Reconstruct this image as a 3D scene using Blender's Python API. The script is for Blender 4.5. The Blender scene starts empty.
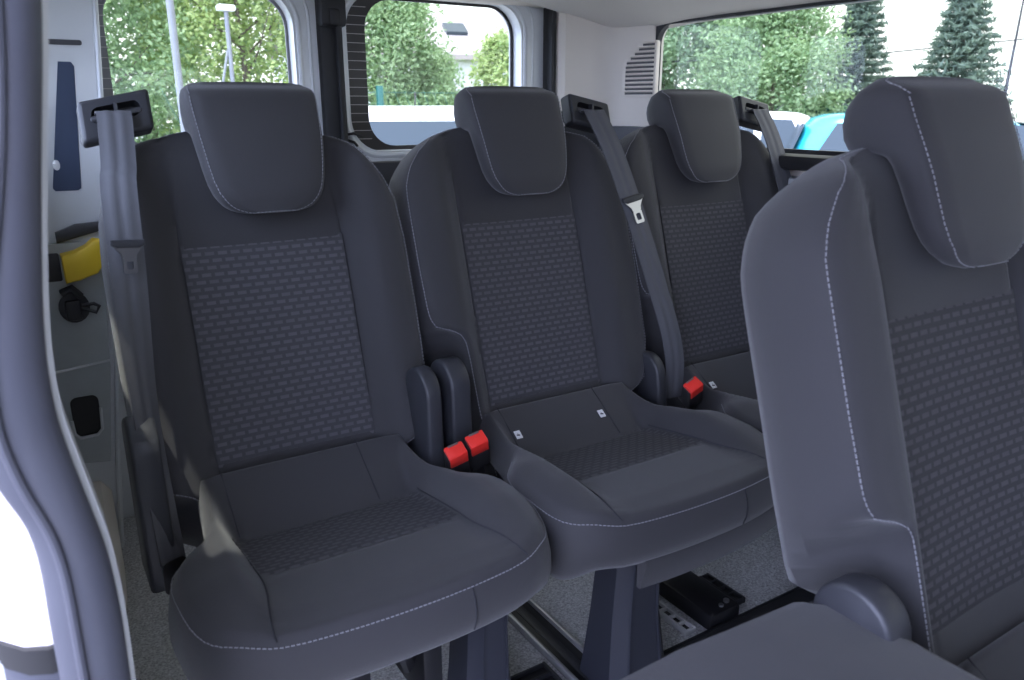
import bpy, bmesh, math, random
from mathutils import Vector, Matrix, Euler
random.seed(7)
scene = bpy.context.scene
COL = scene.collection
R = math.radians

# ---------------------------------------------------------------- materials
def mat(name, color, rough=.6, metal=0., spec=.5, coat=0., noise=None, bump=None, sheen=0.):
    m = bpy.data.materials.new(name); m.use_nodes = True
    nt = m.node_tree; b = nt.nodes['Principled BSDF']
    b.inputs['Base Color'].default_value = (*color, 1)
    b.inputs['Roughness'].default_value = rough
    b.inputs['Metallic'].default_value = metal
    b.inputs['Specular IOR Level'].default_value = spec
    b.inputs['Coat Weight'].default_value = coat
    if sheen:
        b.inputs['Sheen Weight'].default_value = sheen
        b.inputs['Sheen Roughness'].default_value = .5
    if noise or bump:
        tc = nt.nodes.new('ShaderNodeTexCoord')
    if noise:
        sc, amt = noise
        n = nt.nodes.new('ShaderNodeTexNoise'); n.inputs['Scale'].default_value = sc
        n.inputs['Detail'].default_value = 3
        nt.links.new(tc.outputs['Object'], n.inputs['Vector'])
        mx = nt.nodes.new('ShaderNodeMix'); mx.data_type = 'RGBA'
        mx.inputs[6].default_value = (*[c * (1 - amt) for c in color], 1)
        mx.inputs[7].default_value = (*[min(1, c * (1 + amt)) for c in color], 1)
        nt.links.new(n.outputs['Fac'], mx.inputs[0])
        nt.links.new(mx.outputs[2], b.inputs['Base Color'])
    if bump:
        sc, st = bump
        n2 = nt.nodes.new('ShaderNodeTexNoise'); n2.inputs['Scale'].default_value = sc
        n2.inputs['Detail'].default_value = 2
        nt.links.new(tc.outputs['Object'], n2.inputs['Vector'])
        bp = nt.nodes.new('ShaderNodeBump'); bp.inputs['Strength'].default_value = st
        bp.inputs['Distance'].default_value = .002
        nt.links.new(n2.outputs['Fac'], bp.inputs['Height'])
        nt.links.new(bp.outputs[0], b.inputs['Normal'])
    return m

FAB = (.040, .039, .042)
M_fabric = mat('charcoal_fabric', FAB, .72, spec=.32, noise=(900, .12), bump=(1400, .25), sheen=.22)
M_seamline = mat('dark_seam_thread', (.03, .03, .036), .9)
M_stitch = mat('grey_thread', (.25, .25, .27), .8)
M_plastic = mat('black_plastic', (.028, .029, .034), .45, bump=(500, .12))
M_cover = mat('dark_grey_plastic', (.036, .037, .043), .42, bump=(400, .1))
M_blackmetal = mat('black_steel', (.012, .012, .014), .4, metal=.3)
M_chrome = mat('bright_steel', (.42, .42, .44), .35, metal=1)
M_red = mat('red_plastic', (.82, .035, .025), .4)
M_web = mat('grey_webbing', (.092, .093, .103), .6, spec=.4, bump=(900, .2))
M_carpet = mat('speckled_carpet', (.56, .56, .55), .98, spec=.1, noise=(260, 1.0), bump=(300, .9))
M_paint = mat('silver_paint', (.66, .68, .69), .4, metal=.1, coat=.3)
M_trim = mat('beige_grey_trim', (.70, .645, .57), .7, noise=(6, .04))
M_head = mat('pale_headliner', (.70, .665, .62), .95, noise=(300, .05))
M_lowtrim = mat('grey_lower_trim', (.42, .45, .46), .55, noise=(30, .08))
M_seal = mat('dark_rubber_seal', (.072, .075, .096), .55, noise=(20, .08))
M_rubber = mat('black_rubber', (.018, .018, .02), .6)
M_yellow = mat('yellow_plastic', (.85, .58, .035), .45)
M_white = mat('white_paint', (.86, .86, .86), .3, coat=.5)
M_sunlit_paint = mat('sunlit_body_paint', (.88, .82, .80), .35, coat=.4)  # silver body paint whitened to stand for direct sun on the jamb
M_turq = mat('turquoise_paint', (.04, .50, .62), .25, coat=.8)
M_carglass = mat('car_glass', (.035, .05, .06), .12, spec=.4)
M_tag = mat('white_fabric_tag', (.8, .8, .8), .7)
M_tagink = mat('black_print', (.02, .02, .03), .7)
M_green = mat('green_fence_paint', (.012, .10, .085), .5)
M_galv = mat('galvanised_steel', (.20, .21, .22), .5, metal=.1, noise=(15, .1))
M_bark = mat('bark', (.13, .105, .08), .9, noise=(14, .4), bump=(30, .6))
M_tarmac = mat('grey_tarmac', (.24, .24, .235), .95, noise=(60, .3))
M_paving = mat('grey_paving', (.20, .195, .19), .9, noise=(8, .08))
M_grassm = mat('grass_ground', (.12, .19, .05), .95, noise=(9, .5))
M_plaster = mat('pale_plaster', (.55, .53, .50), .8, noise=(3, .05))
M_rooft = mat('pale_roof_sheet', (.36, .32, .30), .7, noise=(2, .1))
M_gap = mat('dark_grey_gap', (.09, .09, .09), .8)
M_frit = mat('black_glass_band', (.03, .027, .027), .3)
M_wire = mat('heater_wire', (.55, .52, .5), .5)

def insert_material():
    m = bpy.data.materials.new('dashed_woven_fabric'); m.use_nodes = True
    nt = m.node_tree; b = nt.nodes['Principled BSDF']
    b.inputs['Roughness'].default_value = .75; b.inputs['Specular IOR Level'].default_value = .3
    uv = nt.nodes.new('ShaderNodeUVMap'); uv.uv_map = 'UVMap'
    br = nt.nodes.new('ShaderNodeTexBrick')
    br.offset = .5; br.offset_frequency = 2; br.squash = 1
    br.inputs['Color1'].default_value = (.092, .090, .097, 1)
    br.inputs['Color2'].default_value = (.083, .081, .087, 1)
    br.inputs['Mortar'].default_value = (.054, .053, .058, 1)
    br.inputs['Scale'].default_value = 1.
    br.inputs['Mortar Size'].default_value = .0037
    br.inputs['Mortar Smooth'].default_value = .45
    br.inputs['Bias'].default_value = 0
    br.inputs['Brick Width'].default_value = .0200
    br.inputs['Row Height'].default_value = .0112
    nt.links.new(uv.outputs[0], br.inputs['Vector'])
    nt.links.new(br.outputs['Color'], b.inputs['Base Color'])
    inv = nt.nodes.new('ShaderNodeMath'); inv.operation = 'SUBTRACT'; inv.inputs[0].default_value = 1
    nt.links.new(br.outputs['Fac'], inv.inputs[1])
    bp = nt.nodes.new('ShaderNodeBump'); bp.inputs['Strength'].default_value = .35; bp.inputs['Distance'].default_value = .001
    nt.links.new(inv.outputs[0], bp.inputs['Height']); nt.links.new(bp.outputs[0], b.inputs['Normal'])
    return m
M_insert = insert_material()

def glass_material(name, tint, refl=.012):
    m = bpy.data.materials.new(name); m.use_nodes = True
    nt = m.node_tree; nt.nodes.remove(nt.nodes['Principled BSDF'])
    out = nt.nodes['Material Output']
    t = nt.nodes.new('ShaderNodeBsdfTransparent'); t.inputs[0].default_value = (*tint, 1)
    g = nt.nodes.new('ShaderNodeBsdfGlossy'); g.inputs['Roughness'].default_value = .02
    mx = nt.nodes.new('ShaderNodeMixShader'); mx.inputs[0].default_value = refl
    nt.links.new(t.outputs[0], mx.inputs[1]); nt.links.new(g.outputs[0], mx.inputs[2])
    nt.links.new(mx.outputs[0], out.inputs[0])
    return m
M_glass = glass_material('window_glass', (.93, .96, .95))

def leaf_material(name, c1, c2):
    m = bpy.data.materials.new(name); m.use_nodes = True
    nt = m.node_tree; b = nt.nodes['Principled BSDF']; out = nt.nodes['Material Output']
    geo = nt.nodes.new('ShaderNodeNewGeometry')
    mx = nt.nodes.new('ShaderNodeMix'); mx.data_type = 'RGBA'
    mx.inputs[6].default_value = (*c1, 1); mx.inputs[7].default_value = (*c2, 1)
    nt.links.new(geo.outputs['Random Per Island'], mx.inputs[0])
    nt.links.new(mx.outputs[2], b.inputs['Base Color']); b.inputs['Roughness'].default_value = .5
    tr = nt.nodes.new('ShaderNodeBsdfTranslucent'); nt.links.new(mx.outputs[2], tr.inputs[0])
    ms = nt.nodes.new('ShaderNodeMixShader'); ms.inputs[0].default_value = .45
    nt.links.new(b.outputs[0], ms.inputs[1]); nt.links.new(tr.outputs[0], ms.inputs[2])
    nt.links.new(ms.outputs[0], out.inputs[0])
    return m
M_leaf_mid = leaf_material('mid_green_leaves', (.19, .30, .13), (.38, .50, .26))
M_leaf_yel = leaf_material('yellow_green_leaves', (.28, .40, .13), (.52, .60, .26))
M_leaf_dark = leaf_material('dark_green_leaves', (.15, .24, .13), (.30, .42, .23))
M_needle = leaf_material('conifer_needles', (.10, .15, .11), (.22, .29, .20))

# ---------------------------------------------------------------- helpers
def link(name, verts, faces, m, parent=None, smooth=True, uv=None, angle=40):
    me = bpy.data.meshes.new(name)
    me.from_pydata([tuple(v) for v in verts], [], faces)
    me.materials.append(m)
    bm = bmesh.new(); bm.from_mesh(me)
    bmesh.ops.recalc_face_normals(bm, faces=bm.faces)
    bm.to_mesh(me); bm.free()
    if uv is not None:
        l = me.uv_layers.new(name='UVMap')
        for lp in me.loops: l.data[lp.index].uv = uv[lp.vertex_index]
    for p in me.polygons: p.use_smooth = smooth
    if smooth:
        try: me.set_sharp_from_angle(angle=R(angle))
        except Exception: pass
    me.update()
    o = bpy.data.objects.new(name, me); COL.objects.link(o)
    if parent: o.parent = parent
    return o

def empty(name, loc=(0, 0, 0), rz=0):
    o = bpy.data.objects.new(name, None); COL.objects.link(o)
    o.location = loc; o.rotation_euler = (0, 0, rz); o.empty_display_size = .1
    return o

def tag(o, label=None, cat=None, group=None, kind=None):
    if label: o['label'] = label
    if cat: o['category'] = cat
    if group: o['group'] = group
    if kind: o['kind'] = kind
    return o

def copy_tree(o, parent=None):
    c = o.copy(); COL.objects.link(c); c.parent = parent
    for ch in list(o.children): copy_tree(ch, c)
    return c

class MB:
    """collects shapes of ONE part"""
    def __init__(s): s.v = []; s.f = []
    def add(s, v, f):
        b = len(s.v); s.v += [Vector(p) for p in v]; s.f += [tuple(i + b for i in q) for q in f]; return s
    def box(s, c, d, rot=None, bev=0., seg=2):
        bm = bmesh.new(); bmesh.ops.create_cube(bm, size=1)
        bmesh.ops.scale(bm, vec=d, verts=bm.verts)
        if bev: bmesh.ops.bevel(bm, geom=list(bm.edges), offset=bev, segments=seg, profile=.5, affect='EDGES')
        mtx = Matrix.Translation(c) @ (Euler(rot).to_matrix().to_4x4() if rot else Matrix.Identity(4))
        bm.transform(mtx); bm.verts.index_update()
        s.add([v.co.copy() for v in bm.verts], [tuple(v.index for v in f.verts) for f in bm.faces]); bm.free(); return s
    def tube(s, pts, r, n=8, caps=True):
        pts = [Vector(p) for p in pts]; rr = r if isinstance(r, (list, tuple)) else [r] * len(pts)
        rings = []; prev = None
        for i, p in enumerate(pts):
            d = (pts[min(i + 1, len(pts) - 1)] - pts[max(i - 1, 0)]).normalized()
            a = Vector((0, 0, 1)) if abs(d.z) < .95 else Vector((1, 0, 0))
            x = d.cross(a).normalized()
            if prev is not None:
                x = (prev - d * prev.dot(d)).normalized()
            prev = x; y = d.cross(x)
            rings.append([p + (x * math.cos(2 * math.pi * k / n) + y * math.sin(2 * math.pi * k / n)) * rr[i] for k in range(n)])
        s.loft(rings, caps); return s
    def loft(s, rings, caps=True, closed=True):
        n = len(rings[0]); v = [p for r in rings for p in r]; f = []
        for i in range(len(rings) - 1):
            for k in range(n if closed else n - 1):
                a = i * n + k; b = i * n + (k + 1) % n
                f.append((a, b, b + n, a + n))
        if caps:
            f.append(tuple(range(n - 1, -1, -1))); f.append(tuple((len(rings) - 1) * n + k for k in range(n)))
        s.add(v, f); return s
    def prism(s, outline, fn, d0, d1, ch=0.):
        """outline (a,b) list extruded from depth d0 to d1; fn(a,b,d) -> point; ch = rounded edge"""
        c = (sum(p[0] for p in outline) / len(outline), sum(p[1] for p in outline) / len(outline))
        def ins(q):
            out = []
            n = len(outline)
            for i in range(n):
                p0, p1, p2 = outline[i - 1], outline[i], outline[(i + 1) % n]
                t = Vector((p2[0] - p0[0], p2[1] - p0[1])); t = t.normalized() if t.length else t
                nn = Vector((-t.y, t.x))
                if nn.dot(Vector((c[0] - p1[0], c[1] - p1[1]))) < 0: nn = -nn
                out.append((p1[0] + nn.x * q, p1[1] + nn.y * q))
            return out
        if ch:
            sg = 1 if d1 > d0 else -1
            lev = [(ch, d0), (ch * .3, d0 + sg * ch * .3), (0, d0 + sg * ch), (0, d1 - sg * ch), (ch * .3, d1 - sg * ch * .3), (ch, d1)]
        else: lev = [(0, d0), (0, d1)]
        s.loft([[fn(a, b, d) for a, b in ins(q)] for q, d in lev]); return s
    def build(s, name, m, parent=None, smooth=True, angle=40):
        return link(name, s.v, s.f, m, parent, smooth, angle=angle)

def rrect(x0, x1, z0, z1, r, n=8):
    out = []
    for cx, cz, a0 in ((x1 - r, z1 - r, 0), (x0 + r, z1 - r, 90), (x0 + r, z0 + r, 180), (x1 - r, z0 + r, 270)):
        for k in range(n + 1):
            a = R(a0 + 90 * k / n); out.append((cx + r * math.cos(a), cz + r * math.sin(a)))
    return out

def frame_panel(mb, outer, hole, fn, d0, d1):
    """rectangle outer=(x0,x1,z0,z1) with a hole outline (from rrect), thickness d0..d1"""
    x0, x1, z0, z1 = outer; n = len(hole); q = n // 4
    o = []
    for i, (a, b) in enumerate(hole):
        k = i % q; c = i // q; h = (q - 1) / 2
        t = k / (q - 1)
        # walk the matching corner of the rectangle
        cx, cz = [(x1, z1), (x0, z1), (x0, z0), (x1, z0)][c]
        if c == 0: p = (x1, b + (z1 - b) * min(1, 2 * t)) if t <= .5 else (a + (x1 - a) * min(1, 2 * (1 - t)), z1)
        if c == 1: p = (a + (x0 - a) * min(1, 2 * t), z1) if t <= .5 else (x0, b + (z1 - b) * min(1, 2 * (1 - t)))
        if c == 2: p = (x0, b + (z0 - b) * min(1, 2 * t)) if t <= .5 else (a + (x0 - a) * min(1, 2 * (1 - t)), z0)
        if c == 3: p = (a + (x1 - a) * min(1, 2 * t), z0) if t <= .5 else (x1, b + (z0 - b) * min(1, 2 * (1 - t)))
        o.append(p)
    rings = [[fn(a, b, d0) for a, b in hole], [fn(a, b, d0) for a, b in o], [fn(a, b, d1) for a, b in o], [fn(a, b, d1) for a, b in hole]]
    rings.append(rings[0]); mb.loft(rings, caps=False); return mb

def smoothstep(a, b, x):
    t = min(1, max(0, (x - a) / (b - a))); return t * t * (3 - 2 * t)

def interp(tab, t):
    if t <= tab[0][0]: return tab[0][1]
    for (a, u), (b, w) in zip(tab, tab[1:]):
        if t <= b: return u + (w - u) * (t - a) / (b - a) if b > a else w
    return tab[-1][1]

def stitches(name, paths, m, parent, pitch=.0062, ln=.0042, r=.0008):
    mb = MB()
    for path in paths:
        pts = [Vector(p) for p in path]; acc = 0; nxt = 0
        for a, b in zip(pts, pts[1:]):
            L = (b - a).length
            if L < 1e-6: continue
            d = (b - a) / L
            while nxt < acc + L:
                p = a + d * (nxt - acc); q = p + d * ln
                x = d.orthogonal().normalized(); y = d.cross(x)
                ring = lambda c: [c + x * r, c + y * r, c - x * r, c - y * r]
                mb.loft([ring(p), ring(q)]); nxt += pitch
            acc += L
    return mb.build(name, m, parent, smooth=False)

# ---------------------------------------------------------------- the seat
# seat coordinates: x across, y to the rear, z up, origin on the floor below the cushion's middle.
SY = 1.0                     # the seat origin's y in the van for the rear row
PIV = Vector((0, 1.158 - SY, .403 - .06))
Lv = Vector((0, .295, .955)); Nv = Vector((0, -.955, .295))
def bp(s, t, n): return Vector((s, 0, 0)) + Lv * t + Nv * n       # backrest point, pivot-relative

WL = [(-.03, .150), (.03, .162), (.13, .168), (.23, .172), (.257, .176), (.273, .186), (.283, .205), (.291, .228), (.303, .236), (.320, .240), (.40, .243), (.50, .244), (.545, .243), (.58, .230), (.61, .208), (.635, .178), (.652, .145), (.662, .115), (.668, .08)]
WR = [(-.03, .150), (.03, .160), (.085, .166), (.098, .182), (.108, .208), (.120, .226), (.14, .236), (.20, .249), (.33, .251), (.46, .250), (.53, .244), (.57, .229), (.605, .208), (.635, .178), (.652, .145), (.662, .115), (.668, .08)]
TT = .668
WF = [(-.05, .135), (-.047, .150), (-.04, .160), (-.03, .166), (.03, .172), (.045, .180), (.06, .205), (.08, .224), (.11, .236), (.5, .242), (.545, .243), (.58, .230), (.61, .208), (.635, .178), (.652, .145), (.662, .115), (.668, .08)]
def back_front(s, t, w):
    a = abs(s)
    bol = .034 * smoothstep(.125, .185, a) * (1 - .20 * smoothstep(.19, .262, a))
    bol *= 1 - .35 * smoothstep(.50, .66, t)
    base = -.006 * math.cos(min(a, .13) / .13 * math.pi / 2)
    low = .012 * smoothstep(.14, .02, t)
    return base + bol + low - .012 * smoothstep(.50, .66, t) * 0
def seam_dip(s, t):
    d = 0
    for c in (-.1335, .1335): d = max(d, .006 * math.exp(-((s - c) / .004) ** 2))
    return d

def build_backrest(parent, WL=WL, WR=WR):
    levels = [-.03, -.015, 0, .02, .04, .06, .075, .085, .09, .096, .102, .108, .114, .12, .128, .14, .16, .18, .2, .22, .225, .24, .25, .257, .264, .271, .277, .283, .287, .292, .298, .305, .315, .33, .345, .37, .4, .43, .46, .49, .51, .53, .55, .57, .585, .6, .612, .624, .635, .643, .65, .656, .661, .665, .668]
    us = [-1, -.985, -.95, -.9, -.84, -.78, -.72, -.66, -.6, -.57, -.56, -.55, -.54, -.53, -.52, -.5, -.45, -.35, -.22, -.1, 0, .1, .22, .35, .45, .5, .52, .53, .54, .55, .56, .57, .6, .66, .72, .78, .84, .9, .95, .985, 1]
    if WL is WF: levels = [-.05, -.048, -.045, -.04, -.035] + levels
    levels = sorted(levels)
    rings = []; left = []; right = []; WL_, WR_ = WL, WR
    for t in levels:
        wl, wr = interp(WL, t), interp(WR, t)
        cap = smoothstep(.60, TT, t); capd = .045 * cap ** 2
        ring = []
        for u in us:
            s = u * (wl if u < 0 else wr)
            n = back_front(s, t, 0) - seam_dip(s, t) - capd * .4
            e = 1 - abs(u)
            n -= .006 * (1 - min(1, e / .06)) ** 2
            ring.append(bp(s, t, n))
        nf = -.006
        left.append(ring[0] + Vector((-.0012, 0, 0)) + Nv * .001); right.append(ring[-1] + Vector((.0012, 0, 0)) + Nv * .001)
        # side and back (going from right front edge to left front edge)
        dep = -.112 + .045 * cap ** 1.5
        n0 = ring[-1].dot(Nv); nb = n0 + (dep - n0)
        def side(w, sg):
            o = []
            for k, (ww, q) in enumerate([(.002, .03), (.005, .12), (.007, .3), (.006, .55), (-.002, .78), (-.016, .93), (-.035, 1.0)]):
                wq = w if t > .40 else interp(WL_ if sg < 0 else WR_, t + .105 * smoothstep(.05, .95, q) * smoothstep(.40, .32, t))
                o.append(bp(sg * (wq + ww), t, n0 + (dep - n0) * q))
            return o
        ring += side(wr, 1) + [bp(wr * .5, t, dep - .005), bp(0, t, dep - .010), bp(-wl * .5, t, dep - .008)] + side(wl, -1)[::-1]
        rings.append(ring)
    o = MB().loft(rings).build('backrest', M_fabric, parent, angle=60)
    lt = [p for p, t in zip(left, levels) if t >= -.0]; rt = [p for p, t in zip(right, levels) if t >= -.0]
    for q_ in (lt, rt):
        st = stitches('stitching', [q_], M_stitch, o)
        st['label'] = 'pale grey stitching along the bolster edge'
    return o

WRA = [(t, w - .016 * smoothstep(.13, .2, w)) for t, w in WR]
WLA = [(t, w - .014 * smoothstep(.2, .24, w)) for t, w in WR]
def build_insert(parent):
    v = []; f = []; uv = []
    ts = [.127 + .353 * i / 40 for i in range(41)]; ss = [-.1315 + .263 * i / 26 for i in range(27)]
    for t in ts:
        for s in ss:
            e = min(.1315 - abs(s), t - .127, .48 - t)
            lift = .0022 * min(1, e / .004) - .001
            q = back_front(s, t, 0) + lift
            v.append(bp(s, t, q)); uv.append((s + .5, t))
    n = len(ss)
    for i in range(len(ts) - 1):
        for k in range(n - 1): f.append((i * n + k, i * n + k + 1, (i + 1) * n + k + 1, (i + 1) * n + k))
    o = link('backrest_insert', v, f, M_insert, parent, uv=uv)
    o['label'] = 'woven fabric panel with staggered grey dashes'
    return o

HO = Vector((.013, 0, 0)) + Lv * .0145
def build_headrest(parent):
    W = [(.503, .035), (.506, .050), (.511, .062), (.520, .074), (.535, .084), (.56, .092), (.62, .100), (.68, .1045), (.705, .104), (.715, .100), (.7215, .088)]
    levels = [.503, .505, .508, .512, .518, .526, .538, .555, .58, .605, .625, .635, .64, .644, .648, .652, .658, .67, .685, .697, .706, .713, .718, .7215]
    rings = []; L_ = []; R_ = []
    for t in levels:
        w = interp(W, t) * .945
        nf = .047 - .010 * smoothstep(.60, .70, t) - .030 * smoothstep(.685, .7215, t) ** 2 - .006 * smoothstep(.53, .503, t)
        nb = interp([(.503, .030), (.512, .018), (.53, .008), (.56, .002), (.60, -.002), (.625, -.006), (.638, -.012), (.646, -.030), (.652, -.052), (.66, -.062), (.68, -.064), (.70, -.054), (.712, -.038), (.7215, -.012)], t)
        th = nf - nb; ring = []
        N = 15
        for k in range(N):
            u = -1 + 2 * k / (N - 1); e = 1 - abs(u)
            ring.append(bp(u * w, t, nf + .004 * (1 - u * u) - .004 * (1 - min(1, e / .15)) ** 2))
        L_.append(ring[0] + Vector((-.001, 0, 0)) + Nv * .0008); R_.append(ring[-1] + Vector((.001, 0, 0)) + Nv * .0008)
        for ww, q in ((.004, .05), (.007, .2), (.008, .45), (.006, .7), (-.002, .88), (-.014, .97), (-.03, 1.)):
            ring.append(bp(max(.01, w + ww), t, nf - .004 - (th - .004) * q))
        for k in range(3): ring.append(bp((w - .03) * (.5 - .5 * k) if w > .03 else 0.004 * (1 - k), t, nb))
        for ww, q in ((-.03, 1.), (-.014, .97), (-.002, .88), (.006, .7), (.008, .45), (.007, .2), (.004, .05)):
            ring.append(bp(-max(.01, w + ww), t, nf - .004 - (th - .004) * q))
        rings.append(ring)
    o = MB().loft(rings).build('headrest', M_fabric, parent, angle=60)
    bot = [bp(-.035 + .07 * k / 8, .5025, .043) for k in range(9)]
    path = L_[::-1] + bot[1:-1] + R_
    st = stitches('headrest_stitching', [path], M_stitch, o)
    st['label'] = 'pale grey stitching around the front of the headrest'
    for sx in (-.055, .055):
        MB().tube([bp(sx, .60, -.03), bp(sx, .655, -.03)], .0065, 10).build('headrest_post', M_chrome, o)
        MB().tube([bp(sx, .6435, -.03), bp(sx, .6525, -.03)], .012, 12).build('post_sleeve', M_plastic, o)
    return o

# cushion, seat coordinates relative to the seat origin (y = van y - SY, z = van z - .06)
CZ = .43
def cushion_outline():
    F0 = -.245; half = []
    def fy(x): return F0 + .03 * (abs(x) / .24) ** 2.2
    key = [(.150, fy(.150)), (.175, fy(.175) + .001), (.200, -.216), (.220, -.200), (.234, -.178), (.243, -.150), (.248, -.115), (.249, -.075), (.242, -.046), (.228, -.020), (.206, .006), (.186, .034), (.175, .075), (.170, .12), (.168, .15), (.166, .168)]
    P_ = [Vector((x, y, 0)) for x, y in key]
    for i in range(len(P_) - 1):
        p0 = P_[max(0, i - 1)]; p1 = P_[i]; p2 = P_[i + 1]; p3 = P_[min(len(P_) - 1, i + 2)]
        for k in range(2):
            t = k / 2; q = .5 * (2 * p1 + (p2 - p0) * t + (2 * p0 - 5 * p1 + 4 * p2 - p3) * t * t + (3 * p1 - p0 - 3 * p2 + p3) * t ** 3)
            half.append((q.x, q.y))
    half.append(key[-1])
    pts = [(-.150 + .30 * k / 24, fy(-.150 + .30 * k / 24)) for k in range(24)]
    global NF, NH
    NF = len(pts); NH = len(half)
    pts += half
    xr = half[-1][0]
    for k in range(1, 12): pts.append((xr - 2 * xr * k / 12, .175))
    pts += [(-x, y) for x, y in half[::-1][:-1]]
    return pts
ZC = [(-.26, .436), (-.19, .438), (-.087, .430), (.0, .413), (.055, .402), (.066, .401), (.078, .407), (.10, .424), (.14, .452), (.175, .474)]
ZB = [(-.26, .434), (-.2, .447), (-.12, .464), (.0, .468), (.08, .468), (.14, .470), (.18, .480)]
def cush_top(x, y):
    a = abs(x)
    b = smoothstep(.135, .185, a)
    return interp(ZC, y) * (1 - b) + (interp(ZB, y) - .014 * smoothstep(.20, .25, a) - .032 * smoothstep(.155, .21, a) * smoothstep(-.06, .05, y)) * b
def seam_lines(x, y):
    d = 0
    xs = .147 + .02 * smoothstep(-.1, -.24, y)
    for c in (-xs, xs):
        if y < .07: d = max(d, .0045 * math.exp(-((x - c) / .004) ** 2))
    if abs(x) < .145:
        d = max(d, .004 * math.exp(-((y - .066) / .004) ** 2), .003 * math.exp(-((y + .087) / .0035) ** 2))
    return d

def build_cushion(parent):
    out = cushion_outline(); n = len(out); c = Vector((0, -.06))
    ks = [i / 34 for i in range(1, 33)] + [.955, .97, .985, .995, 1.0]
    v = [Vector((0, -.06, cush_top(0, -.06)))]; f = []
    def ring(fn):
        b = len(v)
        for p in out: v.append(fn(p))
        return b
    prev = None
    for k in ks:
        def fn(p, k=k):
            x = c.x + (p[0] - c.x) * k; y = c.y + (p[1] - c.y) * k
            z = cush_top(x, y) - seam_lines(x, y)
            e = 1 - k
            if e < .06: z -= .012 * (1 - e / .06) ** 2
            return Vector((x, y, z))
        b = ring(fn)
        if prev is None:
            for i in range(n): f.append((0, b + i, b + (i + 1) % n))
        else:
            for i in range(n): f.append((prev + i, b + i, b + (i + 1) % n, prev + (i + 1) % n))
        prev = b; last = fn
    edge = [v[prev + i].copy() for i in range(n)]
    edge_path = [p + Vector((p.x, p.y + .06, 0)).normalized() * .0012 + Vector((0, 0, .0006)) for p in edge]
    for off, dz, fix in ((.004, .006, 0), (.009, .025, 0), (.010, .045, 0), (.004, .062, 0), (-.008, .074, 0), (-.03, .080, 0)):
        def fn2(p, off=off, dz=dz):
            d = Vector((p[0] - c.x, p[1] - c.y)).normalized()
            z0 = last(p).z
            zb = .362
            side = smoothstep(.15, .24, abs(p[0])) * smoothstep(-.25, -.16, p[1])
            dd = dz * (1 + .45 * side)
            z = min(z0 - dz * .5, z0 - dd) if p[1] < .1 else z0 - dd
            return Vector((p[0] + d.x * off, p[1] + d.y * off, max(.31, z)))
        b = ring(fn2)
        for i in range(n): f.append((prev + i, b + i, b + (i + 1) % n, prev + (i + 1) % n))
        prev = b
    f.append(tuple(prev + i for i in range(n - 1, -1, -1)))
    o = link('cushion', v, f, M_fabric, parent, angle=60)
    i0 = NF + NH - 10
    path = edge_path[-(NH - 10):] + edge_path[:i0]
    sm = []
    xs = -.0 + .05
    st = stitches('cushion_stitching', [path], M_stitch, o)
    st['label'] = 'pale grey stitching along the cushion edge'
    # seams sewn down the front face and up the rear riser
    bsm = lambda sg: [Vector((sg * (.1475 + .02 * smoothstep(-.1, -.24, y_)), y_, cush_top(.1475 + .02 * smoothstep(-.1, -.24, y_), y_) - .001)) for y_ in [-.236 + .302 * i / 24 for i in range(25)]]
    for nm, q_ in (('bolster_seam', bsm(1)), ('bolster_seam', bsm(-1)), ('front_seam', [Vector((.078, -.2435 - o_, z_)) for o_, z_ in ((.001, .424), (.006, .412), (.0095, .398), (.0095, .380), (.004, .364))]),
                   ('riser_seam', [Vector((.085, y_, cush_top(.085, y_) + .0006)) for y_ in (.072, .09, .11, .13, .15, .17)]),
                   ('riser_seam', [Vector((-.135, y_, cush_top(-.135, y_) + .0006)) for y_ in (.072, .09, .11, .13, .15, .17)])):
        MB().tube(q_, .0011, 6).build(nm, M_seamline, o)
    # woven insert
    vv = []; ff = []; uv = []
    nx, ny = 26, 18
    for j in range(ny + 1):
        y = -.086 + .151 * j / ny
        for i in range(nx + 1):
            x = -.1445 + .289 * i / nx
            e = min(.1445 - abs(x), y + .086, .065 - y)
            vv.append(Vector((x, y, cush_top(x, y) + .0022 * min(1, e / .004) - .001))); uv.append((x + .5, y))
    for j in range(ny):
        for i in range(nx): a = j * (nx + 1) + i; ff.append((a, a + 1, a + nx + 2, a + nx + 1))
    ins = link('cushion_insert', vv, ff, M_insert, o, uv=uv)
    ins['label'] = 'woven fabric panel with staggered grey dashes'
    return o

def build_cover(parent, sg, d=(.218, .258), yc=.160, zt=.588):
    # tall rounded plastic hinge cover beside the backrest; outline in (y, z)
    o = []
    r = .045
    for k in range(13):
        a = R(180 * k / 12); o.append((yc + r * math.cos(a), zt - r + r * math.sin(a)))
    o += [(yc - r - .004, .45), (yc - r - .012, .36), (yc - r - .004, .33), (yc + r, .33), (yc + r, .45)]
    fn = lambda a, b, d: Vector((d, a, b))
    d0, d1 = (sg * d[0], sg * d[1])
    return MB().prism(o, fn, d0, d1, .006).build('hinge_cover', M_cover, parent, angle=50)

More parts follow.
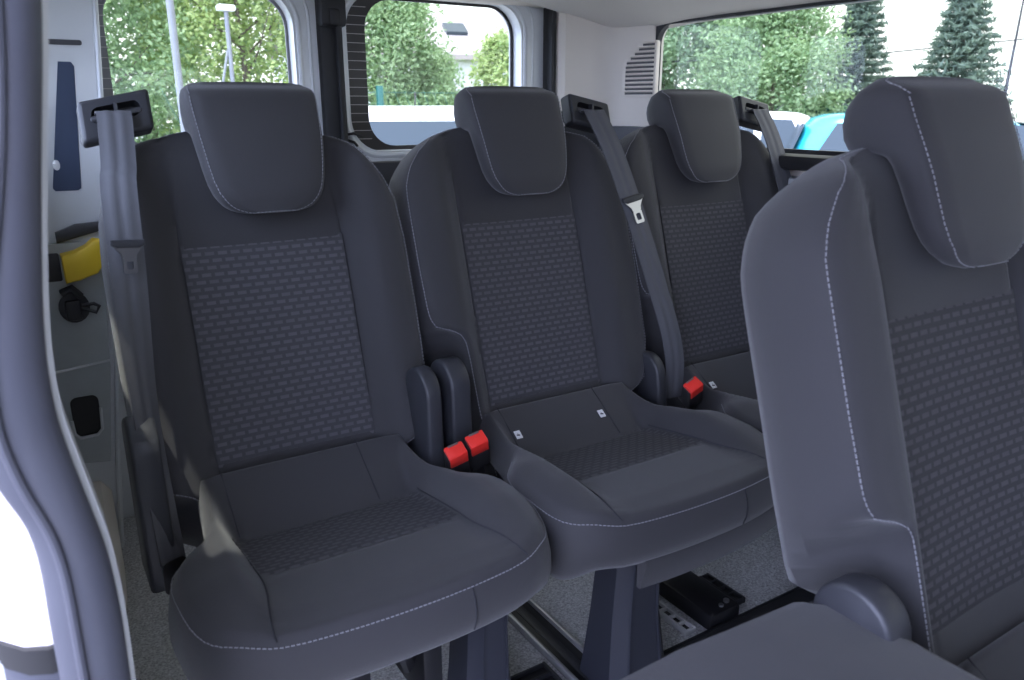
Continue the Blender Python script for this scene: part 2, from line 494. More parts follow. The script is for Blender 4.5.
def build_belt_guide(parent, sg):
    # the bezel on the shoulder the belt runs out of (pivot-relative, child of the backrest)
    cx = .197 * sg + .006
    fn = lambda a, b, d: bp(cx + a, .672 + b - .011 * sg * a / .05, d)
    hole = rrect(-.034, .034, .002, .026, .010, 4)
    mb = MB(); frame_panel(mb, (-.050, .050, -.022, .040), hole, fn, .018, -.018)
    g = mb.build('belt_guide', M_plastic, parent, angle=35)
    bv = g.modifiers.new('round', 'BEVEL'); bv.width = .006; bv.segments = 3; bv.limit_method = 'ANGLE'; bv.angle_limit = R(50)
    mi = MB().prism(rrect(-.0345, .0345, -.0045, .0265, .010, 4), fn, -.012, -.04)
    mi.build('guide_slot', M_rubber, g)
    lip = MB().prism(rrect(-.036, .036, .006, .014, .003, 3), fn, .020, .002, .002)
    lip.box(fn(0, .018, .02), (.004, .012, .016))
    lip.build('guide_bar', M_cover, g)
    return g

def build_base(parent, legs, pw_=1.):
    mb = MB()
    mb.box((0, -.02, .335), (.40, .30, .03), bev=.006)
    mb.build('seat_pan', M_blackmetal, parent)
    for x in legs:
        rings = []
        for z, w, y0, y1 in ((.33, .046, -.135, -.06), (.25, .048, -.13, -.055), (.15, .054, -.13, -.05), (.05, .064, -.14, -.045), (.0, .070, -.15, -.04)):
            w *= pw_
            rings.append([Vector((x + sx, y, z)) for sx, y in ((-w, y0 + .02), (-w * .62, y0), (-w * .60, y0 - .004), (-w * .54, y0 - .004), (-w * .52, y0), (w * .52, y0), (w * .54, y0 - .004), (w * .60, y0 - .004), (w * .62, y0), (w, y0 + .02), (w, y1), (-w, y1))])
        l = MB().loft(rings).build('pedestal', M_ped, parent, angle=30)
M_ped = mat('dark_blue_grey_plastic', (.026, .028, .038), .5, bump=(300, .1))

def build_tags(parent):
    for x in (-.124, .070):
        y = .112
        p = Vector((x, y, cush_top(x, y) + .002))
        sl = math.atan2(cush_top(x, y + .01) - cush_top(x, y - .01), .02)
        t = MB().box(p, (.013, .017, .002), (sl, 0, 0), bev=.0008).build('anchor_tag', M_tag, parent)
        t['label'] = 'small white child seat anchor tag'
        q = p + Vector((0, -math.sin(sl), math.cos(sl))) * .0012
        mk = MB()
        mk.box(q + Vector((.002, .002, 0)), (.005, .005, .0008), (sl, 0, .5))
        mk.box(q + Vector((-.002, -.003, 0)), (.006, .0022, .0008), (sl, 0, -.5))
        mk.build('tag_symbol', M_tagink, t)

def build_seat(name, legs=(), belt=1, skirt=True, tags=False, mech=False, guide=True, wl=WL, wr=WR):
    s = empty(name)
    b = build_backrest(s, wl, wr); b.location = PIV
    build_insert(b)
    h = build_headrest(s); h.location = PIV + HO
    if guide: build_belt_guide(b, belt)
    cu = build_cushion(s)
    if tags: build_tags(cu)
    build_cover(s, -1); build_cover(s, 1, (.190, .220) if belt < 0 else (.230, .256), .150 if belt < 0 else .175, .585 if belt < 0 else .515)
    build_base(s, legs, .72 if mech else 1.)
    if skirt:
        # lower front flap
        rings = []
        for k in range(15):
            x = -.118 + .353 * k / 14
            y = -.235 + .03 * (abs(x) / .24) ** 2.2
            rings.append([Vector((x, y - .002, .368)), Vector((x, y - .009, .345)), Vector((x, y + .004, .30)), Vector((x, y + .012, .30)), Vector((x, y + .012, .368))])
        MB().loft(rings).build('front_flap', M_fabric, s, angle=60)
    if mech:
        mb = MB()
        mb.tube([(-.2, -.12, .29), (.2, -.12, .29)], .013, 10)
        mb.tube([(-.16, -.16, .30), (-.10, -.02, .12)], .012, 8)
        mb.tube([(.02, -.15, .30), (.10, -.02, .10)], .014, 8)
        mb.box((.06, -.10, .25), (.03, .12, .12), bev=.004); mb.box((-.05, -.10, .27), (.05, .08, .06), bev=.004)
        mb.build('fold_mechanism', M_blackmetal, s)
        MB().box((.035, -.165, .20), (.012, .003, .018)).build('latch_mark', M_tag, s)
    return s

rowx = (.34, .84, 1.34)
FLOOR = .06
seatA = build_seat('van_seat', (-.17, .178), belt=-1, skirt=False, mech=True, wl=WLA, wr=WRA)
seatA.location = (rowx[0], SY, FLOOR)
tag(seatA, 'charcoal rear row seat nearest the open door, its shoulder belt at the wall side', 'seat', 'rear row seats')
seatB = build_seat('van_seat', (-.018,), belt=1, tags=True)
seatB.location = (rowx[1], SY, FLOOR)
tag(seatB, 'charcoal middle seat of the rear row with two small white tags on its cushion', 'seat', 'rear row seats')
seatC = copy_tree(seatB)
for ch in list(seatC.children):
    if ch.name.startswith('hinge_cover') and ch.data.vertices[0].co.x < 0: bpy.data.objects.remove(ch)
seatC.location = seatC.location; seatC.location = (rowx[2], SY, FLOOR)
for ch in seatC.children:
    if ch.name.startswith('pedestal'): ch.location = (.15, .02, 0)
tag(seatC, 'charcoal rear row seat farthest from the open door, partly behind the front seat', 'seat', 'rear row seats')
Y2 = SY - .833
seatD = copy_tree(seatB); seatD.location = (rowx[1] + .055, Y2, FLOOR - .006)
tag(seatD, 'large upright charcoal seat in front of the rear row, cropped at the right edge', 'seat', 'second row seats')
for ch in list(seatD.children):
    if ch.name.startswith(('front_flap', 'pedestal')): bpy.data.objects.remove(ch)
    elif ch.name.startswith('hinge_cover'): ch.location = (0, .055, -.024)
    elif ch.name.startswith('cushion'): ch.location = (.035, 0, -.025)
    elif ch.name.startswith('backrest'):
        for g_ in list(ch.children):
            if g_.name.startswith('belt_guide'):
                for k_ in list(g_.children): bpy.data.objects.remove(k_)
                bpy.data.objects.remove(g_)
seatE = build_seat('van_seat', (-.17, .17), skirt=False, guide=False, wl=WF, wr=WF)
seatE.location = (.452, Y2 - .0, FLOOR + .003)
tag(seatE, 'charcoal seat folded flat in the lower foreground, its plain fabric back facing up', 'seat', 'second row seats')
for ch in seatE.children:
    if ch.name.startswith(('backrest', 'headrest')):
        ch.location = PIV + Vector((0, .055, .065)); ch.rotation_euler = (R(107), 0, 0)
    if ch.name.startswith('hinge_cover'): ch.location = (0, 0, -.10)

# ---------------------------------------------------------------- seat belts
def ribbon(pts, w, th=.0014, sides=None):
    """strap along pts; sides = across direction per point"""
    rings = []
    P_ = [Vector(p) for p in pts]
    for i, p in enumerate(P_):
        d = (P_[min(i + 1, len(P_) - 1)] - P_[max(i - 1, 0)]).normalized()
        x = Vector(sides[i]) if sides else Vector((1, 0, 0))
        x = (x - d * x.dot(d)).normalized(); y = d.cross(x)
        ring = []
        for u in (-1, -.62, -.55, -.2, -.13, .13, .2, .55, .62, 1): ring.append(p + x * u * w / 2 + y * (th + (.0007 if abs(u) in (.55, .2) else 0)))
        for u in (1, -1): ring.append(p + x * u * w / 2 - y * th)
        rings.append(ring)
    return MB().loft(rings)
def catmull(pts, n=8):
    out = []; P_ = [Vector(p) for p in pts]
    for i in range(len(P_) - 1):
        a = P_[max(i - 1, 0)]; b = P_[i]; c = P_[i + 1]; d = P_[min(i + 2, len(P_) - 1)]
        for k in range(n):
            t = k / n
            out.append(.5 * ((2 * b) + (c - a) * t + (2 * a - 5 * b + 4 * c - d) * t * t + (3 * b - a - 3 * c + d) * t ** 3))
    out.append(P_[-1]); return out
def tongue(parent, p, down, across, scale=1., met=None):
    d = Vector(down).normalized(); x = Vector(across).normalized(); x = (x - d * x.dot(d)).normalized(); n = d.cross(x)
    if n.y > 0: n = -n
    fn = lambda a, b, q: Vector(p) + x * a * scale + d * b * scale + n * q
    MB().prism([(-.030, -.007), (.030, -.007), (.031, .003), (.020, .008), (-.020, .008), (-.031, .003)], fn, .002, .009, .002).build('tongue_body', M_plastic, parent)
    mb = MB()
    mb.prism([(-.026, .006), (.026, .006), (.014, .020), (.0125, .028), (-.0125, .028), (-.014, .020)], fn, .004, .0065)
    hole = rrect(-.0065, .0065, .034, .050, .003, 3)
    frame_panel(mb, (-.0125, .0125, .028, .057), hole, fn, .004, .0065)
    t = mb.build('tongue', met or M_chrome, parent, smooth=False); t['label'] = 'metal belt tongue with a slot'

def van(s, t, n, i=0): return Vector((rowx[i], SY, FLOOR)) + PIV + bp(s, t, n)
# belt of the first seat, hanging down the wall side
b1 = empty('seat_belt', van(-.2, .66, .05)); o1 = b1.location.copy()
pts = [van(-.197, .680, .0), van(-.197, .682, .030), van(-.197, .668, .040), van(-.203, .60, .046), (.128, 1.245, .96), (.120, 1.195, .86), (.114, 1.165, .76), (.112, 1.15, .66), (.113, 1.14, .57), (.114, 1.12, .50), (.115, 1.10, .44)]
cp = catmull(pts, 7)
sd = [Vector((1, 0, 0)).lerp(Vector((.75, .66, 0)), smoothstep(.95, .62, p.z)) for p in cp]
ribbon([p - o1 for p in cp], .047, sides=sd).build('webbing', M_web, b1)
tongue(b1, Vector((.123, 1.195, .888)) - o1, (-.01, -.05, -.2), (1, .15, 0), .72, mat('dimmed_steel', (.14, .14, .15), .4, metal=.8))  # tongue steel darkened to stand for dim light on this belt
an = MB(); an.prism(rrect(-.024, .024, -.03, .02, .010, 4), lambda a, b, d: Vector((.116 + a * .75, 1.095 - d + a * .3, .425 + b)) - o1, -.002, .003, .001)
an.build('anchor_plate', M_blackmetal, b1)
MB().tube([Vector((.120, 1.094, .412)) - o1, Vector((.120, 1.082, .412)) - o1], .009, 12).build('anchor_bolt', M_chrome, b1)
tag(b1, 'grey seat belt hanging down the wall side of the nearest rear seat', 'seat belt', 'seat belts')
# belt of the middle seat, slanting down the gap to the far seat
b2 = empty('seat_belt', van(.2, .66, .05, 1)); o2 = b2.location.copy()
pts = [van(.197, .680, .0, 1), van(.197, .682, .030, 1), van(.199, .668, .038, 1), van(.215, .60, .050, 1), van(.242, .49, .052, 1), van(.258, .40, .055, 1), van(.276, .30, .056, 1), van(.292, .20, .056, 1), van(.300, .13, .045, 1), van(.302, .06, .02, 1)]
cp = catmull(pts, 7)
ribbon([p - o2 for p in cp], .047, sides=[Vector((1, -.12, 0))] * len(cp)).build('webbing', M_web, b2)
tongue(b2, van(.243, .49, .054, 1) - o2, van(.258, .40, .055, 1) - van(.242, .49, .052, 1), (1, .0, 0), .92)
tag(b2, 'grey seat belt slanting down from the middle rear seat, silver tongue halfway', 'seat belt', 'seat belts')
b3 = empty('seat_belt', van(.2, .66, .05, 2)); o3 = b3.location.copy()
pts = [van(.197, .680, .0, 2), van(.197, .682, .030, 2), van(.199, .668, .038, 2), van(.210, .60, .050, 2), van(.226, .49, .052, 2), van(.236, .38, .055, 2), van(.244, .25, .055, 2), van(.246, .12, .03, 2)]
cp = catmull(pts, 7)
ribbon([p - o3 for p in cp], .047, sides=[Vector((1, -.12, 0))] * len(cp)).build('webbing', M_web, b3)
tag(b3, 'blue grey seat belt on the far rear seat, ending behind the large front seat', 'seat belt', 'seat belts')

# buckles
def buckle(loc, rot, label):
    e = empty('seat_belt_buckle', loc); e.rotation_euler = rot
    MB().box((0, 0, -.020), (.037, .026, .070), bev=.005, seg=3).build('buckle_housing', M_rubber, e)
    mb = MB(); mb.box((0, -.001, .0165), (.033, .024, .008), bev=.002)
    mb.box((0, -.0125, .006), (.032, .004, .026), bev=.0015)
    r_ = mb.build('release_button', M_red, e); r_['label'] = 'bright red release button'
    MB().box((0, .0085, .021), (.018, .003, .002)).build('buckle_slot', M_chrome, e)
    MB().box((0, .004, -.075), (.022, .008, .07), bev=.003).build('buckle_stalk', M_plastic, e)
    tag(e, label, 'seat belt buckle', 'red buttoned buckles')
buckle((.551, 1.045, .519), (R(28), R(-16), R(-8)), 'black belt buckle with red button beside the nearest rear seat, left of a pair')
buckle((.596, 1.055, .525), (R(28), R(-16), R(-8)), 'black belt buckle with red button beside the middle seat, right of a pair')
buckle((1.106, 1.065, .522), (R(30), R(-28), R(-8)), 'lone black belt buckle with red button between middle and far rear seats')

# ---------------------------------------------------------------- van body (the setting)
def st(o): o['kind'] = 'structure'; return o
X0, X1, YB = .0, 1.62, 2.05
floor = st(MB().box((.80, -.10, .03), (1.74, 4.5, .06)).build('floor', M_carpet, smooth=False))

# rear barn doors, inner faces at y = YB
fnY = lambda a, b, d: Vector((a, d, b))
def rear_door(name, outer, hole, clear, wname, fritm):
    x0, x1, z0, z1 = outer
    mb = MB(); frame_panel(mb, outer, rrect(*hole, .085), fnY, YB, YB + .07)
    d = st(mb.build(name, M_paint, angle=30))
    bead = MB()
    ho = rrect(hole[0] - .012, hole[1] + .012, hole[2] - .012, hole[3] + .012, .09)
    bead.tube([Vector((a, YB + .002, b)) for a, b in ho + ho[:1]], .008, 8, caps=False)
    ho = rrect(hole[0] - .040, hole[1] + .040, hole[2] - .040, hole[3] + .040, .10)
    bead.tube([Vector((a, YB + .002, b)) for a, b in ho + ho[:1]], .005, 8, caps=False)
    bead.build('pressed_rib', M_paint, d)
    lt = MB(); lt.box(((x0 + x1) / 2, YB - .012, (z0 + .938) / 2), (x1 - x0 - .03, .03, .938 - z0 - .02), bev=.008)
    lt.build('lower_trim', M_plastic, d)
    fr = MB(); frame_panel(fr, (hole[0] - .01, hole[1] + .01, hole[2] - .01, hole[3] + .01), rrect(*clear, .075), fnY, YB + .045, YB + .050)
    w = MB().prism(rrect(hole[0] - .005, hole[1] + .005, hole[2] - .005, hole[3] + .005, .08), fnY, YB + .052, YB + .056).build(wname, M_glass, smooth=False); st(w)
    fr.build('glass_band', fritm, w)
    hw = MB()
    k = 0
    z = clear[2] + .02
    while z < clear[3] + .02:
        hw.box(((hole[0] + clear[0]) / 2, YB + .0435, z), (clear[0] - hole[0] + .01, .001, .0014)); z += .0225
    hw.build('heater_lines', M_wire, w)
    return d, w
M_fritgrey = mat('grey_glass_band', (.22, .22, .24), .4)
door1, win1 = rear_door('door_1', (.185, .715, .06, 1.42), (.205, .652, .955, 1.345), (.232, .645, .978, 1.335), 'window_1', M_fritgrey)
door2, win2 = rear_door('door_2', (.772, 1.408, .06, 1.42), (.79, 1.328, .955, 1.352), (.859, 1.318, .966, 1.345), 'window_2', M_frit)
# seal between the doors
s_ = MB(); s_.box((.743, YB + .004, .74), (.064, .05, 1.36), bev=.012); s_.box((.757, YB - .02, .74), (.012, .03, 1.36), bev=.004)
st(s_.build('trim_1', M_rubber))
l_ = MB(); l_.box((.745, YB - .02, 1.30), (.07, .045, .075), bev=.012); l_.box((.745, YB - .035, 1.285), (.03, .03, .04), bev=.008)
tag(l_.build('door_latch', M_rubber), 'black latch block at the top between the two rear door windows', 'door latch')
# door catch strap on the second door
ck = MB(); ck.tube([(.775, YB - .006, 1.0), (.79, YB - .012, 1.003), (.815, YB - .006, .995)], .004, 6); ck.tube([(.775, YB - .006, .985), (.79, YB - .012, .98), (.80, YB - .008, .97)], .004, 6)
c_ = ck.build('catch', M_rubber, door2)
# rear wiper on the outside of the second pane
wi = MB(); wi.tube([(.846, YB + .075, 1.012), (.872, YB + .075, .975), (.905, YB + .075, .93)], [.005, .008, .012], 8)
wi.build('wiper_arm', M_rubber, door2)
# rear header and right corner post
st(MB().box((.80, YB - .01, 1.40), (1.74, .10, .10), bev=.02).build('trim_2', M_trim))
# right rear corner (pale moulded trim), front-facing leg and side leg
o = []
pr = [(1.425, 2.06), (1.425, 2.0), (1.44, 1.985), (1.52, 1.965), (1.555, 1.955), (1.575, 1.935), (1.585, 1.90), (1.605, 1.80), (1.612, 1.792), (1.635, 1.792), (1.70, 2.0), (1.70, 2.06)]
st(MB().loft([[Vector((x, y, 1.015)) for x, y in pr], [Vector((x, y, 1.40)) for x, y in pr]]).build('trim_3', M_trim, angle=30))
st(MB().box((1.413, 2.035, .74), (.016, .06, 1.4), bev=.004).build('trim_4', M_rubber))
pr2 = [(1.42, 2.06), (1.42, 2.0), (1.50, 1.97), (1.545, 1.945), (1.565, 1.90), (1.585, 1.70), (1.70, 1.70), (1.70, 2.06)]
st(MB().loft([[Vector((x, y, .06)) for x, y in pr2], [Vector((x, y, 1.014)) for x, y in pr2]]).build('trim_5', M_plastic, angle=30))

# right wall with two windows: (y, z) frames at x = X1
fnX = lambda a, b, d: Vector((d, a, b))
wr_ = MB()
frame_panel(wr_, (.16, 1.86, .06, 1.42), rrect(.32, 1.795, .965, 1.297, .05), fnX, X1, X1 + .03)
frame_panel(wr_, (-2.30, .16, .06, 1.42), rrect(-1.1, .0, .965, 1.297, .05), fnX, X1, X1 + .03)
wallr = st(wr_.build('wall_right', M_trim, angle=30))
g3 = st(MB().prism(rrect(.315, 1.80, .96, 1.302, .05), fnX, X1 + .015, X1 + .019).build('window_3', M_glass, smooth=False))
fr3 = MB(); frame_panel(fr3, (.30, 1.81, .945, 1.312), rrect(.335, 1.786, .972, 1.291, .05), fnX, X1 - .004, X1 + .014)
fr3.build('window_seal', M_rubber, g3)
g4 = st(MB().prism(rrect(-1.105, .005, .96, 1.302, .05), fnX, X1 + .015, X1 + .019).build('window_4', M_glass, smooth=False))
sl = MB(); sl.box((X1 - .03, .6, .945), (.07, 2.3, .035), bev=.012)
st(sl.build('trim_6', M_rubber))
sl2 = MB(); sl2.box((X1 - .022, .55, .51), (.05, 2.2, .80), bev=.015)
st(sl2.build('trim_7', M_lowtrim))

# vent grille
ol = [(1.790, 1.105), (1.795, 1.098), (1.902, 1.098), (1.908, 1.105), (1.908, 1.185), (1.903, 1.195), (1.850, 1.246), (1.838, 1.252), (1.794, 1.252), (1.790, 1.247)]
ve = empty('vent_grille', (1.588, 1.835, 1.17)); vo = Vector((1.585, 1.85, 1.17))
ang = lambda y: 1.585 + (1.90 - y) * .2
fv = lambda a, b, d: Vector((ang(a) - d, a, b)) - vo
MB().prism(ol, fv, -.01, .004, .0015).build('grille_frame', M_trim, ve)
sm = MB(); gp = MB()
def yr(z): return 1.900 if z < 1.19 else 1.900 - (z - 1.19) * 1.15
for k in range(12):
    z = 1.108 + k * .0121
    ya, yb = 1.797, yr(z) - .004
    a = Vector((ang(ya), ya, z)) - vo; b = Vector((ang(yb), yb, z)) - vo
    nrm = Vector((-1, -.2, 0)).normalized()
    gp.loft([[p + nrm * .0045 + Vector((0, 0, -.0028)), p + nrm * .0045 + Vector((0, 0, .0028)), p + Vector((0, 0, .0028)), p + Vector((0, 0, -.0028))] for p in (a, b)])
    sm.loft([[p + nrm * .0044 + Vector((0, 0, .0028)), p + nrm * .0085 + Vector((0, 0, .0052)), p + nrm * .0044 + Vector((0, 0, .0088))] for p in (a, b)])
gp.build('grille_gaps', M_gap, ve, smooth=False); sm.build('slats', M_trim, ve, smooth=False)
tag(ve, 'small slatted air vent with a cut corner on the pale rear corner trim', 'air vent')

# front of the cabin, behind the camera
fw_ = MB(); frame_panel(fw_, (-.05, 1.70, .06, 1.46), rrect(.12, 1.50, .98, 1.33, .08), fnY, -2.30, -2.36)
st(fw_.build('wall_front', M_lowtrim, angle=30))
st(MB().prism(rrect(.11, 1.51, .97, 1.34, .08), fnY, -2.33, -2.334).build('window_6', M_glass, smooth=False))
wf_ = MB(); frame_panel(wf_, (-2.30, -.48, .06, 1.46), rrect(-1.75, -.95, .97, 1.28, .06), fnX, X0, X0 - .07)
st(wf_.build('door_3', M_lowtrim, angle=30))
st(MB().prism(rrect(-1.755, -.945, .965, 1.285, .06), fnX, X0 - .03, X0 - .034).build('window_7', M_glass, smooth=False))

# left wall: rear quarter with a window, door aperture post
wl_ = MB(); frame_panel(wl_, (.66, 2.10, .06, 1.42), rrect(.85, 1.72, .965, 1.297, .05), fnX, X0, X0 - .07)
st(wl_.build('wall_left', M_paint, angle=30))
st(MB().prism(rrect(.845, 1.725, .96, 1.302, .05), fnX, X0 - .05, X0 - .054).build('window_5', M_glass, smooth=False))
# left rear corner post, front-facing panel at y = 1.90
cp_ = MB(); cp_.loft([[Vector((x, y, z)) for x, y in ((0, 1.90), (xa, 1.90), (xa + .012, 1.91), (xa + .02, 2.04), (.20, 2.046), (.20, 2.06), (0, 2.06))] for z, xa in ((.06, .085), (.28, .105), (.52, .135), (.80, .152), (1.0, .172), (1.42, .205))])
post = st(cp_.build('trim_8', M_paint, angle=30))
rb = MB(); rb.tube([(.092, 1.90, .06), (.112, 1.90, .28), (.142, 1.90, .52), (.158, 1.899, .80), (.178, 1.899, 1.0), (.211, 1.899, 1.42)], .006, 8)
rb.build('pressed_rib', M_paint, post)
fp = lambda a, b, d: Vector((a, 1.90 - d, b))
MB().prism([(.117, 1.158), (.140, 1.158), (.145, 1.15), (.124, .906), (.118, .902), (.076, .902), (.072, .908)], fp, -.002, .003, .001).build('slot_cover', mat('slate_blue_foam', (.055, .075, .13), .8), post)
MB().prism(rrect(.0, .17, .965, 1.005, .01, 3), fp, -.002, .012, .004).build('upper_ledge', M_paint, post) if False else None
for (x, z) in ((.095, 1.225), (.085, .955)):
    MB().prism([(x + .007 * math.cos(2 * math.pi * k / 12), z + .011 * math.sin(2 * math.pi * k / 12)) for k in range(12)], fp, -.001, .004, .001).build('clip', M_white, post)
MB().prism(rrect(.10, .165, 1.19, 1.20, .004, 3), fp, -.001, .004).build('pressed_slot', M_cover, post)
# lower inner panel
lp = MB(); lp.prism([(.001, .30), (.098, .285), (.128, .52), (.146, .795), (.001, .795)], fp, -.002, .010, .004)
lpo = lp.build('lower_panel', M_lowtrim, post)
MB().prism([(-.0, .512), (.127, .524), (.128, .529), (.0, .517)], fp, .008, .0125).build('panel_joint', M_paint, post)
MB().prism([(.062, .795), (.146, .815), (.148, .835), (.10, .832), (.062, .818)], fp, -.002, .014, .003).build('recess_shade_plate', M_cover, post)  # dark plate stands for the shade in the recess above the yellow cover
MB().prism(rrect(.030, .062, .715, .775, .004, 3), fp, .006, .0125, .001).build('blank_plate', M_cover, post)
MB().prism([(.075 + .030 * math.cos(a), .655 + .034 * math.sin(a)) for a in [2 * math.pi * k / 20 for k in range(20)]], fp, .004, .0125, .001).build('round_opening', M_cover, post)
hk = MB(); hk.tube([(.055, 1.885, .69), (.075, 1.878, .700), (.090, 1.878, .68)], .008, 8); hk.tube([(.085, 1.885, .655), (.115, 1.875, .642), (.122, 1.875, .655), (.112, 1.875, .662), (.09, 1.88, .66)], .004, 6)
hk.box((.072, 1.882, .650), (.03, .012, .045), bev=.005)
hk.build('bracket', M_plastic, post)
MB().prism(rrect(.036, .092, .36, .452, .014, 5), fp, .004, .0125, .001).build('pocket_opening', M_rubber, post)
pk = MB(); pk.tube([(.034, 1.886, .40), (.036, 1.886, .368), (.046, 1.886, .356), (.080, 1.886, .358), (.091, 1.886, .370), (.094, 1.886, .42)], .0035, 6)
pk.build('pocket_rim', M_paint, post)
# yellow cover
yo = [(.066, .716), (.092, .720), (.128, .732), (.140, .75), (.137, .775), (.142, .80), (.128, .803), (.112, .790), (.090, .780), (.064, .775)]
ye = MB().prism(yo, lambda a, b, d: Vector((a - .10, 1.888 - d, b - .76)), 0, .045, .005).build('strap_cover', M_yellow)
ye.location = (.10, 0, .76)
tag(ye, 'yellow plastic cover jutting from the grey left corner post', 'plastic cover')

# wheel arch box at the left rear
wa = MB(); wa.loft([[Vector((0, y, .06)), Vector((xx, y, .06)), Vector((xx, y, z - .03)), Vector((xx - .02, y, z)), Vector((0, y, z))] for y, z, xx in ((1.50, .10, .05), (1.58, .17, .06), (1.66, .215, .075), (1.78, .235, .085), (1.899, .24, .09))])
st(wa.build('trim_9', M_trim, angle=40))

# near door post with its rubber seal, at the rear edge of the door opening
zz = [(1.46, .052, .012), (1.30, .048, .006), (1.134, .035, -.001), (1.043, .020, -.013), (.946, .006, -.036), (.90, .002, -.044), (.86, .002, -.046), (.82, .008, -.038), (.784, .014, -.024), (.75, .0195, -.0205), (.70, .022, -.022), (.64, .021, -.022), (.5, .018, -.024), (.3, .010, -.03), (.06, .0, -.04)]
zz = [(z, a, b - (.004 if z < 1.0 else 0)) for z, a, b in zz]
def postring(z, xr, xl, y0, y1, g=0):
    m = (xr + xl) / 2; h = (xr - xl) / 2
    return [Vector((m + h * math.cos(a) if True else 0, (y0 + y1) / 2 - (y1 - y0) / 2 * math.sin(a), z)) for a in [2 * math.pi * k / 20 for k in range(20)]]
sealr = []
for i in range(len(zz) * 6 - 5):
    t = i / 6; k = min(int(t), len(zz) - 2); q = t - k
    a, b = zz[k], zz[k + 1]; q = q
    sealr.append(tuple(a[j] + (b[j] - a[j]) * q for j in range(3)))
# smooth
for _ in range(6):
    sealr = [sealr[0]] + [tuple((sealr[i - 1][j] + 2 * sealr[i][j] + sealr[i + 1][j]) / 4 for j in range(3)) for i in range(1, len(sealr) - 1)] + [sealr[-1]]
po = MB().loft([postring(z, xr, xl, .585, .625) for z, xr, xl in sealr]).build('trim_10', M_seal, angle=60)
st(po)
gv = MB().tube([Vector((xl + (xr - xl) * .33, .584, z)) for z, xr, xl in sealr], .0035, 8).build('seal_lip', M_seal, po)
fl = MB().loft([[Vector((xr - .004, .615, z)), Vector((xr + .004, .618, z)), Vector((xr + .004, .66, z)), Vector((xr - .004, .66, z))] for z, xr, xl in sealr]).build('door_flange', M_paint, po)

# body return beside the door opening, curving out to the outer skin
def seal_at(z):
    for (z1, r1, l1), (z0, r0, l0) in zip(sealr, sealr[1:]):
        if z0 <= z <= z1:
            q = (z - z0) / (z1 - z0); return z, r0 + (r1 - r0) * q, l0 + (l1 - l0) * q
    return z, sealr[-1][1], sealr[-1][2]
def jamb(name, z0, z1, m, bulge=0.):
    zs = [z0 + (z1 - z0) * k / 24 for k in range(25)]
    mb = MB(); mb.loft([[Vector((xl + .012, .622, z)), Vector((xl - .004, .622 - bulge, z)), Vector((xl - .020, .630 - bulge, z)), Vector((xl - .036, .650 - bulge, z)), Vector((xl - .046 - bulge, .70, z)), Vector((xl - .05 - bulge, .80, z)), Vector((xl + .012, .80, z))] for z, xr, xl in map(seal_at, zs)])
    return st(mb.build(name, m, angle=50))
jamb('trim_11', .672, 1.42, M_sunlit_paint)
jamb('trim_12', .650, .672, M_rubber, .006)
jamb('trim_13', .08, .650, M_seal)  # lower jamb given the dark seal colour to stand for shade

# ceiling: arched headliner
ve_ = []; fa = []
nx, ny = 30, 40
for j in range(ny + 1):
    y = -2.3 + (4.30) * j / ny
    for i in range(nx + 1):
        x = -.04 + 1.68 * i / nx
        u = abs((x - .80) / .84)
        z = 1.395 - .105 * u ** 3.2 - .02 * smoothstep(1.6, 2.0, y) - .0
        ve_.append(Vector((x, y, z)))
base = len(ve_)
for p in list(ve_): ve_.append(p + Vector((0, 0, .03)))
for j in range(ny):
    for i in range(nx):
        a = j * (nx + 1) + i; q = (a, a + 1, a + nx + 2, a + nx + 1)
        fa.append(q); fa.append(tuple(base + k for k in q[::-1]))
st(link('ceiling', ve_, fa, M_head))
st(MB().box((.80, -.14, 1.455), (1.80, 4.5, .03), bev=.01).build('roof', M_paint))

# floor hardware
def rail(name, x, y0, y1, w, label, cat):
    e = empty(name, (x, (y0 + y1) / 2, FLOOR))
    L = y1 - y0
    MB().box((0, 0, .004), (w - .012, L, .008), bev=.001).build('channel', M_blackmetal, e)
    MB().box((0, 0, .007), (w * .30, L, .006), bev=.002).build('centre_track', M_plastic, e)
    for sx in (-1, 1):
        MB().box((sx * (w / 2 - .004), 0, .009), (.009, L, .018), bev=.003).build('rail_lip', M_galvd, e)
    tag(e, label, cat, 'floor rails')
M_galvd = mat('worn_steel', (.42, .42, .42), .35, metal=.6, noise=(40, .3))
rail('floor_rail', .760, .55, 1.60, .072, 'wide black floor rail with bright edges between the two nearest rear seats', 'floor rail')
e = empty('floor_bar', (1.085, 1.03, FLOOR))
MB().box((0, 0, .022), (.085, .24, .04), bev=.008).build('bar', M_blackmetal, e)
MB().tube([(.02, -.10, .041), (.02, -.10, .047)], .006, 10).build('bolt', M_chrome, e)
MB().tube([(.0, -.105, .041), (.0, -.105, .046)], .005, 10).build('bolt', M_chrome, e)
tag(e, 'black steel foot bar on the carpet under the middle seat', 'steel bar')
e = empty('floor_strip', (1.15, .885, FLOOR))
MB().box((0, 0, .008), (.52, .05, .016), bev=.003).build('strip', M_rubber, e)
MB().box((0, .02, .0165), (.52, .006, .004), bev=.001).build('strip_edge', M_blackmetal, e)
tag(e, 'black strip lying across the carpet behind the folded seat', 'floor strip')
M_tagplate = mat('pale_zinc', (.5, .5, .49), .5)
